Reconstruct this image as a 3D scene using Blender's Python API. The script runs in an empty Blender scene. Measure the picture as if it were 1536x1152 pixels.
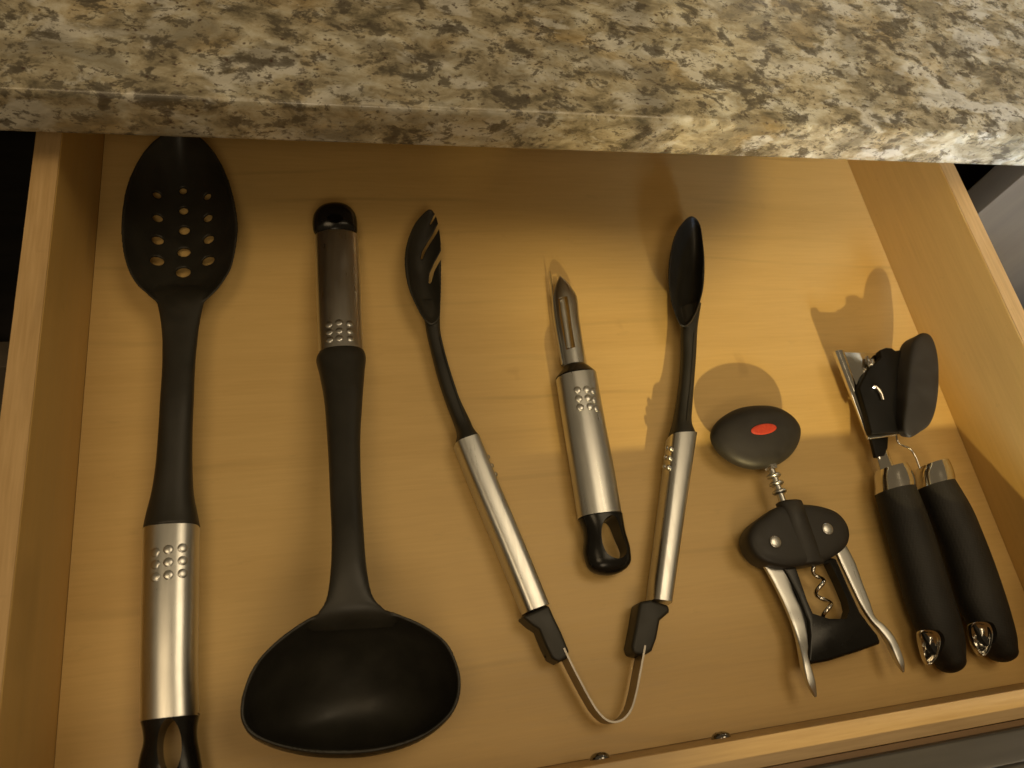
import bpy, bmesh, math, random
import numpy as np
from mathutils import Vector, Matrix
from mathutils.bvhtree import BVHTree
random.seed(4)
SC = bpy.context.scene
COL = SC.collection
CM = 0.01

# ---------------------------------------------------------------- camera
cam_d = bpy.data.cameras.new('camera')
cam = bpy.data.objects.new('camera', cam_d); COL.objects.link(cam)
cam.location = (0.10192, 0.01242, 0.37251)
cam.rotation_euler = (0.456838, -0.21077, -0.152482)
cam_d.sensor_width = 36.0
cam_d.lens = 27.744
cam_d.clip_start = 0.01; cam_d.clip_end = 50
cam_d.dof.use_dof = True
cam_d.dof.focus_distance = 0.39
cam_d.dof.aperture_fstop = 16
SC.camera = cam

# ---------------------------------------------------------------- light
SC.view_settings.view_transform = 'Standard'
SC.view_settings.look = 'None'
SC.view_settings.exposure = 0.38
SC.view_settings.gamma = 1.0
W = bpy.data.worlds.new('World'); SC.world = W; W.use_nodes = True
W.node_tree.nodes['Background'].inputs[0].default_value = (0.95, 0.71, 0.40, 1)
W.node_tree.nodes['Background'].inputs[1].default_value = 0.11

def lamp(name, kind, loc, target, energy, color, **kw):
    d = bpy.data.lights.new(name, kind); d.energy = energy; d.color = color
    for k, v in kw.items(): setattr(d, k, v)
    o = bpy.data.objects.new(name, d); COL.objects.link(o); o.location = loc
    o.rotation_euler = (Vector(target) - Vector(loc)).to_track_quat('-Z', 'Y').to_euler()
    return o
# low warm lamp across the room behind the photographer: hard shadows on the right half
lamp('room_lamp', 'SPOT', (0.24, -1.0, 0.505), (0.44, 0.20, 0.03), 52.0, (1.0, 0.76, 0.33), shadow_soft_size=0.009, spot_size=math.radians(23), spot_blend=0.7)
# kitchen ceiling lights
lamp('ceiling_light', 'AREA', (0.85, 0.32, 1.9), (0.35, 0.15, 0), 4.8, (1.0, 0.78, 0.48), shape='DISK', size=0.9)
lamp('ceiling_light', 'AREA', (-0.35, -0.1, 1.8), (0.2, 0.15, 0), 3.0, (1.0, 0.74, 0.42), shape='DISK', size=0.6)
lamp('ceiling_light', 'AREA', (0.15, -1.1, 1.5), (0.35, 0.25, 0.05), 3.4, (1.0, 0.78, 0.5), shape='DISK', size=0.6)
lamp('far_lamp', 'POINT', (1.40, 1.685, 1.17), (0, 0, 0), 1.6, (1.0, 0.88, 0.66), shadow_soft_size=0.022)
# cool daylight reaching the front edge of the stone from the right
lamp('window_light', 'AREA', (0.45, -0.75, 0.30), (0.66, 0.272, 0.10), 0.7, (0.52, 0.70, 1.0), shape='RECTANGLE', size=0.4, size_y=0.12, spread=math.radians(32))

# ---------------------------------------------------------------- materials
def mat(name, color, rough=0.5, metal=0.0, spec=0.5, build=None):
    m = bpy.data.materials.new(name); m.use_nodes = True
    nt = m.node_tree; b = nt.nodes['Principled BSDF']
    b.inputs['Base Color'].default_value = (*color, 1); b.inputs['Roughness'].default_value = rough
    b.inputs['Metallic'].default_value = metal; b.inputs['Specular IOR Level'].default_value = spec
    if build: build(nt, b)
    return m
def N(nt, t, **kw):
    n = nt.nodes.new(t)
    for k, v in kw.items():
        if k in n.inputs: n.inputs[k].default_value = v
        else: setattr(n, k, v)
    return n
def coords(nt, scale=(1, 1, 1), rot=(0, 0, 0), kind='Object'):
    tc = N(nt, 'ShaderNodeTexCoord'); mp = N(nt, 'ShaderNodeMapping')
    mp.inputs['Scale'].default_value = scale; mp.inputs['Rotation'].default_value = rot
    nt.links.new(tc.outputs[kind], mp.inputs[0]); return mp.outputs[0]
def noise(nt, vec, scale, detail=4, rough=0.5, dist=0.0):
    n = N(nt, 'ShaderNodeTexNoise'); n.inputs['Scale'].default_value = scale; n.inputs['Detail'].default_value = detail
    n.inputs['Roughness'].default_value = rough; n.inputs['Distortion'].default_value = dist
    nt.links.new(vec, n.inputs['Vector']); return n.outputs[0]
def ramp(nt, fac, stops, interp='LINEAR'):
    r = N(nt, 'ShaderNodeValToRGB'); e = r.color_ramp.elements; r.color_ramp.interpolation = interp
    while len(e) < len(stops): e.new(0.5)
    for i, (p, c) in enumerate(stops):
        e[i].position = p; e[i].color = (*c, 1) if len(c) == 3 else c
    nt.links.new(fac, r.inputs[0]); return r.outputs[0]
def mix(nt, fac, a, b, mode='MIX'):
    m = N(nt, 'ShaderNodeMix', data_type='RGBA', blend_type=mode)
    for s, v in ((m.inputs[0], fac), (m.inputs[6], a), (m.inputs[7], b)):
        if isinstance(v, bpy.types.NodeSocket): nt.links.new(v, s)
        elif isinstance(v, (int, float)): s.default_value = v
        else: s.default_value = (*v, 1)
    return m.outputs[2]
def bump(nt, b, h, strength=0.2, dist=0.001):
    n = N(nt, 'ShaderNodeBump'); n.inputs['Strength'].default_value = strength; n.inputs['Distance'].default_value = dist
    nt.links.new(h, n.inputs['Height']); nt.links.new(n.outputs[0], b.inputs['Normal'])
G3 = lambda v: (v, v, v)

def wood_build(axis, dark, mid, light, contrast=0.5, stain=True):
    def f(nt, b):
        sc = {'x': (2.2, 42, 42), 'y': (42, 2.2, 42)}[axis]
        v = coords(nt, sc)
        wide = noise(nt, v, 1.4, 5, 0.55, 0.6)
        fine = noise(nt, coords(nt, tuple(s * 5 for s in sc)), 3.0, 3, 0.6, 0.3)
        c = ramp(nt, wide, [(0.28, dark), (0.5, mid), (0.74, light)])
        c = mix(nt, contrast * 0.9, c, ramp(nt, fine, [(0.3, dark), (0.7, light)]))
        # cathedral figure: long wandering growth lines
        wv = N(nt, 'ShaderNodeTexWave', wave_type='BANDS', bands_direction={'x': 'Y', 'y': 'X'}[axis])
        wv.inputs['Scale'].default_value = 9.0; wv.inputs['Distortion'].default_value = 9.0
        wv.inputs['Detail'].default_value = 3; wv.inputs['Detail Scale'].default_value = 0.8
        nt.links.new(coords(nt, {'x': (0.35, 1.6, 1.6), 'y': (1.6, 0.35, 1.6)}[axis]), wv.inputs['Vector'])
        line = ramp(nt, wv.outputs['Fac'], [(0.0, G3(1.0)), (0.06, G3(0.0))])
        brk = ramp(nt, noise(nt, coords(nt, (3, 9, 9)), 2.0, 2), [(0.5, G3(0)), (0.68, G3(0.32))])
        fm = N(nt, 'ShaderNodeMath', operation='MULTIPLY'); nt.links.new(line, fm.inputs[0]); nt.links.new(brk, fm.inputs[1])
        c = mix(nt, fm.outputs[0], c, tuple(x * 0.62 for x in dark))
        if stain:
            s = ramp(nt, noise(nt, coords(nt, (1, 1, 1)), 34, 3, 0.5, 0.4), [(0.70, G3(0)), (0.78, G3(0.22))])
            c = mix(nt, s, c, (0.30, 0.14, 0.05))
        nt.links.new(c, b.inputs['Base Color'])
        r = ramp(nt, fine, [(0.2, G3(0.36)), (0.8, G3(0.52))]); nt.links.new(r, b.inputs['Roughness'])
        rub = ramp(nt, noise(nt, coords(nt, (9, 26, 26), (0, 0, 0.5)), 5, 6, 0.7), [(0.62, G3(0)), (0.68, G3(0.22))])
        c2 = mix(nt, rub, c, tuple(x * 0.72 for x in mid)); nt.links.new(c2, b.inputs['Base Color'])
        bump(nt, b, fine, 0.10, 0.0004)
    return f
M_floor = mat('maple_ply', (0.5, 0.33, 0.14), 0.45, build=wood_build('x', (0.60, 0.395, 0.14), (0.66, 0.445, 0.165), (0.71, 0.49, 0.19)))
M_side = mat('maple_side', (0.5, 0.33, 0.14), 0.5, build=wood_build('y', (0.56, 0.36, 0.115), (0.61, 0.40, 0.13), (0.66, 0.44, 0.155), stain=False))
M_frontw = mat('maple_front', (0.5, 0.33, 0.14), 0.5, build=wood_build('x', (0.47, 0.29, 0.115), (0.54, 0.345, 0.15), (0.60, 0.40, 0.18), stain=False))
M_edge_y = mat('maple_edge', (0.6, 0.38, 0.2), 0.55, build=wood_build('y', (0.50, 0.32, 0.135), (0.58, 0.38, 0.17), (0.65, 0.44, 0.21), 0.9, stain=False))
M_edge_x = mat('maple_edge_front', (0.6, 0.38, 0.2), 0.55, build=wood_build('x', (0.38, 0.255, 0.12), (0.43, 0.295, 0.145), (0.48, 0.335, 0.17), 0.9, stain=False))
M_veneer = mat('veneer_strip', (0.27, 0.16, 0.075), 0.6, build=wood_build('x', (0.22, 0.13, 0.06), (0.28, 0.17, 0.08), (0.33, 0.2, 0.1), stain=False))

def granite(nt, b):
    tc = N(nt, 'ShaderNodeTexCoord')
    warp = N(nt, 'ShaderNodeTexNoise'); warp.inputs['Scale'].default_value = 38; warp.inputs['Detail'].default_value = 6
    nt.links.new(tc.outputs['Object'], warp.inputs['Vector'])
    vm = N(nt, 'ShaderNodeVectorMath', operation='MULTIPLY_ADD')
    nt.links.new(warp.outputs['Color'], vm.inputs[0]); vm.inputs[1].default_value = (0.011, 0.010, 0.009)
    nt.links.new(tc.outputs['Object'], vm.inputs[2])
    mp = N(nt, 'ShaderNodeMapping'); mp.inputs['Scale'].default_value = (0.78, 1.2, 1.3); mp.inputs['Rotation'].default_value = (0, 0, math.radians(14))
    nt.links.new(vm.outputs[0], mp.inputs[0]); v = mp.outputs[0]
    base = ramp(nt, noise(nt, v, 64, 10, 0.66, 0.3), [(0.34, (0.12, 0.105, 0.070)), (0.42, (0.26, 0.225, 0.15)), (0.49, (0.40, 0.35, 0.245)), (0.57, (0.50, 0.47, 0.37)), (0.70, (0.64, 0.63, 0.57))])
    gold = ramp(nt, noise(nt, v, 26, 4, 0.6, 0.4), [(0.54, G3(0)), (0.70, G3(0.4))])
    c = mix(nt, gold, base, (0.46, 0.32, 0.13))
    vo = N(nt, 'ShaderNodeTexVoronoi', feature='SMOOTH_F1'); vo.inputs['Scale'].default_value = 105; vo.inputs['Smoothness'].default_value = 0.35; nt.links.new(v, vo.inputs['Vector'])
    gr = ramp(nt, vo.outputs['Color'], [(0.2, G3(0.72)), (0.8, G3(1.18))])
    c = mix(nt, 0.6, c, mix(nt, 1.0, c, gr, 'MULTIPLY'))
    cream = ramp(nt, noise(nt, v, 47, 5, 0.55, 0.2), [(0.54, G3(0)), (0.60, G3(0.7))])
    c = mix(nt, cream, c, (0.63, 0.62, 0.57))
    d0 = ramp(nt, noise(nt, v, 30, 5, 0.6, 0.6), [(0.53, G3(0)), (0.62, G3(0.6))])
    c = mix(nt, d0, c, (0.19, 0.17, 0.125))
    d1 = ramp(nt, noise(nt, coords(nt, (0.85, 1.15, 1.2), (0.3, 0.2, 0.5)), 72, 10, 0.70, 0.3), [(0.535, G3(0)), (0.575, G3(0.75)), (0.66, G3(0.95))])
    c = mix(nt, d1, c, (0.085, 0.072, 0.052))
    d2 = ramp(nt, noise(nt, v, 260, 6, 0.7), [(0.60, G3(0)), (0.63, G3(0.8))])
    c = mix(nt, d2, c, (0.075, 0.055, 0.04))
    d3 = ramp(nt, noise(nt, coords(nt, (0.8, 1.2, 1.2), (0.5, 0.1, 0.2)), 125, 9, 0.72, 0.4), [(0.555, G3(0)), (0.59, G3(0.8))])
    c = mix(nt, d3, c, (0.10, 0.085, 0.06))
    vs = N(nt, 'ShaderNodeTexVoronoi'); vs.inputs['Scale'].default_value = 230; nt.links.new(vm.outputs[0], vs.inputs['Vector'])
    sp = ramp(nt, vs.outputs['Distance'], [(0.10, G3(0.8)), (0.22, G3(0))])
    sel = ramp(nt, vs.outputs['Color'], [(0.60, G3(0)), (0.63, G3(1))])
    mm = N(nt, 'ShaderNodeMath', operation='MULTIPLY'); nt.links.new(sp, mm.inputs[0]); nt.links.new(sel, mm.inputs[1])
    c = mix(nt, mm.outputs[0], c, (0.06, 0.03, 0.022))
    nt.links.new(c, b.inputs['Base Color'])
    r = ramp(nt, noise(nt, v, 120, 3), [(0.3, G3(0.20)), (0.7, G3(0.34))]); nt.links.new(r, b.inputs['Roughness'])
    bump(nt, b, noise(nt, v, 260, 4), 0.06, 0.0005)
M_gran = mat('granite', (0.4, 0.3, 0.2), 0.2, build=granite)

def black_build(c0, c1, r0, r1, sc=60):
    def f(nt, b):
        v = coords(nt)
        n = noise(nt, v, sc, 5, 0.6)
        nt.links.new(ramp(nt, n, [(0.3, c0), (0.7, c1)]), b.inputs['Base Color'])
        nt.links.new(ramp(nt, n, [(0.35, G3(r0)), (0.7, G3(r1))]), b.inputs['Roughness'])
        bump(nt, b, noise(nt, v, 2600, 2), 0.10, 0.0001)
    return f
M_nylon = mat('black_nylon', (0.012, 0.011, 0.009), 0.4, spec=0.45, build=black_build((0.017, 0.0155, 0.012), (0.027, 0.0245, 0.018), 0.40, 0.54))
M_gloss = mat('black_gloss', (0.010, 0.009, 0.008), 0.2, spec=0.28, build=black_build((0.008, 0.007, 0.006), (0.012, 0.011, 0.009), 0.16, 0.26))
M_rubber = mat('black_rubber', (0.022, 0.020, 0.018), 0.5, build=black_build((0.017, 0.015, 0.013), (0.028, 0.025, 0.021), 0.46, 0.6, 120))
M_matte = mat('black_oxide', (0.006, 0.0055, 0.005), 0.5, spec=0.2, build=black_build((0.004, 0.0037, 0.003), (0.008, 0.007, 0.006), 0.42, 0.6))
def grip_b(nt, b):
    v = N(nt, 'ShaderNodeTexVoronoi'); v.inputs['Scale'].default_value = 750; v.inputs['Randomness'].default_value = 0.25
    nt.links.new(coords(nt, rot=(0, 0, math.radians(20))), v.inputs['Vector'])
    bump(nt, b, v.outputs['Distance'], 0.3, 0.0003)
    nt.links.new(ramp(nt, noise(nt, coords(nt), 50, 5), [(0.35, (0.011, 0.010, 0.009)), (0.7, (0.018, 0.0165, 0.014))]), b.inputs['Base Color'])
M_grip = mat('textured_grip', (0.014, 0.013, 0.012), 0.55, spec=0.35, build=grip_b)
def steel_b(axis):
    def f(nt, b):
        sc = (900, 14, 900) if axis == 'y' else (14, 900, 900)
        n = noise(nt, coords(nt, sc), 1.0, 3, 0.6)
        sm = ramp(nt, noise(nt, coords(nt), 110, 6, 0.65), [(0.42, G3(0.28)), (0.62, G3(0.36))]); nt.links.new(mix(nt, 0.75, sm, ramp(nt, n, [(0.3, G3(0.26)), (0.7, G3(0.36))])), b.inputs['Roughness'])
        s = noise(nt, coords(nt), 45, 4, 0.6)
        nt.links.new(ramp(nt, s, [(0.3, (0.58, 0.58, 0.565)), (0.75, (0.65, 0.65, 0.635))]), b.inputs['Base Color'])
        bump(nt, b, n, 0.02, 0.0001)
    return f
M_steel = mat('brushed_steel', (0.62, 0.6, 0.56), 0.3, 1.0, build=steel_b('y'))
M_steel2 = mat('satin_steel', (0.62, 0.6, 0.56), 0.34, 1.0, build=steel_b('y'))
M_band = mat('spring_steel', (0.34, 0.31, 0.27), 0.42, 1.0)
def chrome_b(nt, b):
    nt.links.new(ramp(nt, noise(nt, coords(nt), 90, 4, 0.6), [(0.4, G3(0.07)), (0.75, G3(0.2))]), b.inputs['Roughness'])
M_chrome = mat('chrome', (0.68, 0.66, 0.62), 0.1, 1.0, build=chrome_b)
def red_b(nt, b):
    nt.links.new(ramp(nt, noise(nt, coords(nt), 700, 3, 0.6), [(0.35, (0.55, 0.045, 0.018)), (0.7, (0.62, 0.07, 0.025))]), b.inputs['Base Color'])
M_red = mat('red_inlay', (0.6, 0.05, 0.02), 0.4, build=red_b)
def dark_b(nt, b):
    n = noise(nt, coords(nt, (6, 60, 60)), 2.0, 4, 0.6)
    nt.links.new(ramp(nt, n, [(0.3, (0.040, 0.036, 0.032)), (0.7, (0.062, 0.056, 0.050))]), b.inputs['Base Color'])
M_dark = mat('dark_cabinet_paint', (0.05, 0.045, 0.04), 0.4, build=dark_b)
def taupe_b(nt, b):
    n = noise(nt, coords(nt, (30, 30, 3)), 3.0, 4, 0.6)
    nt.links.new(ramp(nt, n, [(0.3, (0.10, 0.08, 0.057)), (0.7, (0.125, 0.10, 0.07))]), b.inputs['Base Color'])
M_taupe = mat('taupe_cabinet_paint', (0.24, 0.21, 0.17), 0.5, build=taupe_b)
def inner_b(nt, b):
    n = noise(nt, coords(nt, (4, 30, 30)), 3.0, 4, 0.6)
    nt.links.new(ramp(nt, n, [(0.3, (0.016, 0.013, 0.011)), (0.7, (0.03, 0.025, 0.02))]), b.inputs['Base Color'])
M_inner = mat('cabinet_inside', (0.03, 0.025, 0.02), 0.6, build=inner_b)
M_zinc = mat('slide_steel', (0.25, 0.24, 0.23), 0.4, 1.0, build=chrome_b)

# ---------------------------------------------------------------- mesh helpers (all shape data in centimetres)
def finish(name, bm, m, parent=None, sharp=38, flat=False):
    bmesh.ops.recalc_face_normals(bm, faces=bm.faces)
    for e in bm.edges:
        if len(e.link_faces) == 2:
            e.smooth = e.calc_face_angle(0) < math.radians(sharp)
    for f in bm.faces: f.smooth = not flat
    me = bpy.data.meshes.new(name); bm.to_mesh(me); bm.free(); me.materials.append(m)
    o = bpy.data.objects.new(name, me); COL.objects.link(o)
    if parent is not None:
        o.parent = parent; o.matrix_parent_inverse = Matrix.Translation(-parent.location)
    return o
def cr(p0, p1, p2, p3, t):
    return tuple(0.5 * (2 * b + (c - a) * t + (2 * a - 5 * b + 4 * c - d) * t * t + (3 * b - a - 3 * c + d) * t ** 3) for a, b, c, d in zip(p0, p1, p2, p3))
def smooth_open(P, n):
    out = []
    for i in range(len(P) - 1):
        p0 = P[max(i - 1, 0)]; p3 = P[min(i + 2, len(P) - 1)]
        for k in range(n): out.append(cr(p0, P[i], P[i + 1], p3, k / n))
    out.append(tuple(P[-1])); return out
def smooth_closed(P, n):
    L = len(P); out = []
    for i in range(L):
        for k in range(n): out.append(cr(P[i - 1], P[i], P[(i + 1) % L], P[(i + 2) % L], k / n))
    return out
def sgnpow(v, e): return math.copysign(abs(v) ** e, v)
def loft(stations, exp=2.0, seg=36, sub=6, cap=0.0, capa=None, capb=None, smooth=True):
    """stations: (Lx,Ly,Rx,Ry,z,half height) cm; superellipse section; rounded ends of length cap"""
    P = smooth_open(stations, sub) if smooth and len(stations) > 2 else smooth_open(stations, 1)
    ca = cap if capa is None else capa; cb = cap if capb is None else capb
    bm = bmesh.new(); rings = []
    def ring(s, k=1.0, off=(0, 0, 0)):
        cx, cy = (s[0] + s[2]) / 2, (s[1] + s[3]) / 2; vx, vy = (s[2] - s[0]) / 2, (s[3] - s[1]) / 2
        r = []
        for i in range(seg):
            t = 2 * math.pi * i / seg
            a, b = sgnpow(math.cos(t), 2 / exp) * k, sgnpow(math.sin(t), 2 / exp) * k
            r.append(bm.verts.new(((cx + vx * a + off[0]) * CM, (cy + vy * a + off[1]) * CM, (s[4] + s[5] * b + off[2]) * CM)))
        rings.append(r)
    def mid(s): return Vector(((s[0] + s[2]) / 2, (s[1] + s[3]) / 2, s[4]))
    if ca:
        d = (mid(P[0]) - mid(P[1])).normalized()
        for a in (88, 75, 60, 45, 30, 15):
            ring(P[0], math.cos(math.radians(a)), d * ca * math.sin(math.radians(a)))
    for s in P: ring(s)
    if cb:
        d = (mid(P[-1]) - mid(P[-2])).normalized()
        for a in (15, 30, 45, 60, 75, 88):
            ring(P[-1], math.cos(math.radians(a)), d * cb * math.sin(math.radians(a)))
    for a, b in zip(rings, rings[1:]):
        for i in range(seg): bm.faces.new((a[i], a[(i + 1) % seg], b[(i + 1) % seg], b[i]))
    bm.faces.new(rings[0]); bm.faces.new(rings[-1][::-1])
    return bm
def arch(stations, th=0.07, seg=20, sub=6):
    P = smooth_open(stations, sub); bm = bmesh.new(); rings = []
    for s in P:
        cx, cy = (s[0] + s[2]) / 2, (s[1] + s[3]) / 2; vx, vy = (s[2] - s[0]) / 2, (s[3] - s[1]) / 2
        w = max(math.hypot(vx, vy), 0.01); k = max(0.0, 1 - th / w); r = []
        for i in range(seg + 1):
            t = math.pi * i / seg; r.append((math.cos(t), math.sin(t) * s[5]))
        for i in range(seg, -1, -1):
            t = math.pi * i / seg; r.append((math.cos(t) * k, math.sin(t) * max(s[5] - th, 0.0)))
        rings.append([bm.verts.new(((cx + vx * a) * CM, (cy + vy * a) * CM, (s[4] + b) * CM)) for a, b in r])
    n = len(rings[0])
    for a, b in zip(rings, rings[1:]):
        for i in range(n): bm.faces.new((a[i], a[(i + 1) % n], b[(i + 1) % n], b[i]))
    bm.faces.new(rings[0]); bm.faces.new(rings[-1][::-1])
    return bm
def tube(path, r, seg=14, sub=5, smooth=True, bm=None):
    P = [Vector(p) for p in (smooth_open(path, sub) if smooth else path)]
    bm = bm or bmesh.new(); rings = []; up = Vector((0, 0, 1))
    for i, p in enumerate(P):
        d = (P[min(i + 1, len(P) - 1)] - P[max(i - 1, 0)]).normalized()
        s = d.cross(up); s = s.normalized() if s.length > 1e-3 else Vector((1, 0, 0)); u = s.cross(d).normalized()
        rr = r(i / (len(P) - 1)) if callable(r) else r
        rings.append([bm.verts.new((p + (s * math.cos(2 * math.pi * k / seg) + u * math.sin(2 * math.pi * k / seg)) * rr) * CM) for k in range(seg)])
    for a, b in zip(rings, rings[1:]):
        for k in range(seg): bm.faces.new((a[k], a[(k + 1) % seg], b[(k + 1) % seg], b[k]))
    bm.faces.new(rings[0]); bm.faces.new(rings[-1][::-1])
    return bm
def bowl(outline, c, zr, zb, t=0.2, phim=80, shift=(0, 0), sub=6, M=26, rim=0.06):
    """hollow shell: rim outline in cm round centre c, rim height zr(x,y), lowest point zb, wall t"""
    O = smooth_closed(outline, sub); bm = bmesh.new(); pm = math.radians(phim); n = len(O)
    def surf(inset, lift, order):
        R = []
        for k in order:
            ph = pm * k / M; rho = math.sin(ph) / math.sin(min(pm, math.pi / 2)) if pm > math.pi / 2 else math.sin(ph) / math.sin(pm)
            if pm > math.pi / 2: rho = math.sin(ph) / math.sin(pm)
            g = (1 - math.cos(ph)) / (1 - math.cos(pm)); ring = []
            for (x, y) in O:
                v = Vector((x - c[0], y - c[1])); L = v.length; v *= max(L - inset, 0.01) / L
                z0 = zb + lift; z = z0 + (zr(x, y) - z0) * g
                q = 1 - g
                ring.append(bm.verts.new(((c[0] + v.x * rho + shift[0] * q) * CM, (c[1] + v.y * rho + shift[1] * q) * CM, z * CM)))
            R.append(ring)
        return R
    outer = surf(0, 0, range(1, M + 1)); 
    top = []
    for (x, y) in O:
        v = Vector((x - c[0], y - c[1])); L = v.length; v *= (L - t * 0.5) / L
        top.append(bm.verts.new(((c[0] + v.x) * CM, (c[1] + v.y) * CM, (zr(x, y) + rim) * CM)))
    inner = surf(t, t, range(M, 0, -1))
    R = outer + [top] + inner
    for a, b in zip(R, R[1:]):
        for i in range(n): bm.faces.new((a[i], a[(i + 1) % n], b[(i + 1) % n], b[i]))
    bm.faces.new(R[0]); bm.faces.new(R[-1][::-1])
    return bm
def pillow(outline, c, z0, zm, z1, ntop=2.4, nbot=2.4, dz=None, sub=6, M=10):
    """solid rounded body whose widest outline lies at zm, top at z1, bottom at z0"""
    O = smooth_closed(outline, sub); bm = bmesh.new(); n = len(O); R = []
    dz = dz or (lambda x, y: 0)
    prof = [(-a, nbot) for a in (87, 78, 68, 58, 46, 34, 22, 10)] + [(a, ntop) for a in (0, 10, 22, 34, 46, 58, 68, 78, 87)]
    for a, e in prof:
        a = math.radians(a); k = math.cos(a) ** (2 / e); h = sgnpow(math.sin(a), 2 / e)
        z = zm + (h * (z1 - zm) if h >= 0 else h * (zm - z0))
        r = []
        for (x, y) in O:
            X, Y = c[0] + (x - c[0]) * k, c[1] + (y - c[1]) * k
            r.append(bm.verts.new((X * CM, Y * CM, (z + dz(X, Y)) * CM)))
        R.append(r)
    for a, b in zip(R, R[1:]):
        for i in range(n): bm.faces.new((a[i], a[(i + 1) % n], b[(i + 1) % n], b[i]))
    bm.faces.new(R[0]); bm.faces.new(R[-1][::-1])
    return bm
def slab(outline, z0, z1, bev=0.05, sub=0, segs=3, dz=None):
    O = smooth_closed(outline, sub) if sub else outline
    dz = dz or (lambda x, y: 0)
    bm = bmesh.new()
    f = bm.faces.new([bm.verts.new((x * CM, y * CM, (z0 + dz(x, y)) * CM)) for x, y in O])
    g = bmesh.ops.extrude_face_region(bm, geom=[f])
    bmesh.ops.translate(bm, vec=(0, 0, (z1 - z0) * CM), verts=[v for v in g['geom'] if isinstance(v, bmesh.types.BMVert)])
    if bev:
        es = [e for e in bm.edges if len(e.link_faces) == 2 and e.calc_face_angle(0) > math.radians(50)]
        bmesh.ops.bevel(bm, geom=es, offset=bev * CM, segments=segs, affect='EDGES', profile=0.5)
    return bm
def box(x0, x1, y0, y1, z0, z1, bev=0.0, bm=None):
    """metres"""
    b2 = bmesh.new()
    bmesh.ops.create_cube(b2, size=1.0, matrix=Matrix.Translation(((x0 + x1) / 2, (y0 + y1) / 2, (z0 + z1) / 2)) @ Matrix.Diagonal((x1 - x0, y1 - y0, z1 - z0, 1)))
    if bev: bmesh.ops.bevel(b2, geom=b2.edges[:], offset=bev, segments=3, affect='EDGES', profile=0.6)
    return b2
def cut(o, cutters):
    """subtract meshes for good: the result is plain mesh data, the cutters are removed"""
    objs = []
    for bm in cutters:
        bmesh.ops.recalc_face_normals(bm, faces=bm.faces)
        me = bpy.data.meshes.new('cut'); bm.to_mesh(me); bm.free()
        k = bpy.data.objects.new('cut', me); COL.objects.link(k); objs.append(k)
        md = o.modifiers.new('cut', 'BOOLEAN'); md.operation = 'DIFFERENCE'; md.solver = 'EXACT'; md.object = k
    dg = bpy.context.evaluated_depsgraph_get(); dg.update()
    me = bpy.data.meshes.new_from_object(o.evaluated_get(dg)); o.modifiers.clear(); old = o.data
    bm = bmesh.new(); bm.from_mesh(me)
    for e in bm.edges:
        if len(e.link_faces) == 2: e.smooth = e.calc_face_angle(0) < math.radians(35)
    for f in bm.faces: f.smooth = True
    bm.to_mesh(me); bm.free(); o.data = me; me.name = old.name
    for k in objs:
        d = k.data; bpy.data.objects.remove(k); bpy.data.meshes.remove(d)
    bpy.data.meshes.remove(old)
    return o
def fuse(t, head, neck, m, names, split, voxel=0.05, it=6, cutters=()):
    """head and neck are one moulding: weld them into one skin with soft fillets, then keep each as its own part"""
    h = finish('tmp', head, m)
    if cutters: cut(h, cutters)
    k = finish('tmp', neck, m)
    bm = bmesh.new(); bm.from_mesh(h.data); bm.from_mesh(k.data)
    for o in (h, k): d = o.data; bpy.data.objects.remove(o); bpy.data.meshes.remove(d)
    me = bpy.data.meshes.new('tmp'); bm.to_mesh(me); bm.free(); o = bpy.data.objects.new('tmp', me); COL.objects.link(o)
    md = o.modifiers.new('r', 'REMESH'); md.mode = 'VOXEL'; md.voxel_size = voxel * CM; md.use_smooth_shade = True
    ms = o.modifiers.new('s', 'SMOOTH'); ms.iterations = it; ms.factor = 0.5
    dg = bpy.context.evaluated_depsgraph_get(); dg.update()
    me2 = bpy.data.meshes.new_from_object(o.evaluated_get(dg)); bpy.data.objects.remove(o); bpy.data.meshes.remove(me)
    for name, keep in zip(names, (lambda c: split(c) > 0, lambda c: split(c) <= 0)):
        bm = bmesh.new(); bm.from_mesh(me2)
        bmesh.ops.delete(bm, geom=[f for f in bm.faces if not keep(f.calc_center_median() / CM)], context='FACES')
        for f in bm.faces: f.smooth = True
        me = bpy.data.meshes.new(name); bm.to_mesh(me); bm.free(); me.materials.clear(); me.materials.append(m)
        q = bpy.data.objects.new(name, me); COL.objects.link(q); q.parent = t; q.matrix_parent_inverse = Matrix.Translation(-t.location)
    bpy.data.meshes.remove(me2)
def vcyl(x, y, r, z0, z1, rx=None, rot=0, seg=24):
    bm = bmesh.new()
    bmesh.ops.create_cone(bm, cap_ends=True, segments=seg, radius1=CM, radius2=CM, depth=(z1 - z0) * CM,
        matrix=Matrix.Translation((x * CM, y * CM, (z0 + z1) / 2 * CM)) @ Matrix.Rotation(rot, 4, 'Z') @ Matrix.Diagonal((rx or r, r, 1, 1)))
    return bm
def thing(name, label, cat, loc, group=None):
    o = bpy.data.objects.new(name, None); COL.objects.link(o); o.empty_display_size = 0.02
    o.location = (loc[0] * CM, loc[1] * CM, loc[2] * CM); o['label'] = label; o['category'] = cat
    if group: o['group'] = group
    return o
_dome = {}
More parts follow.
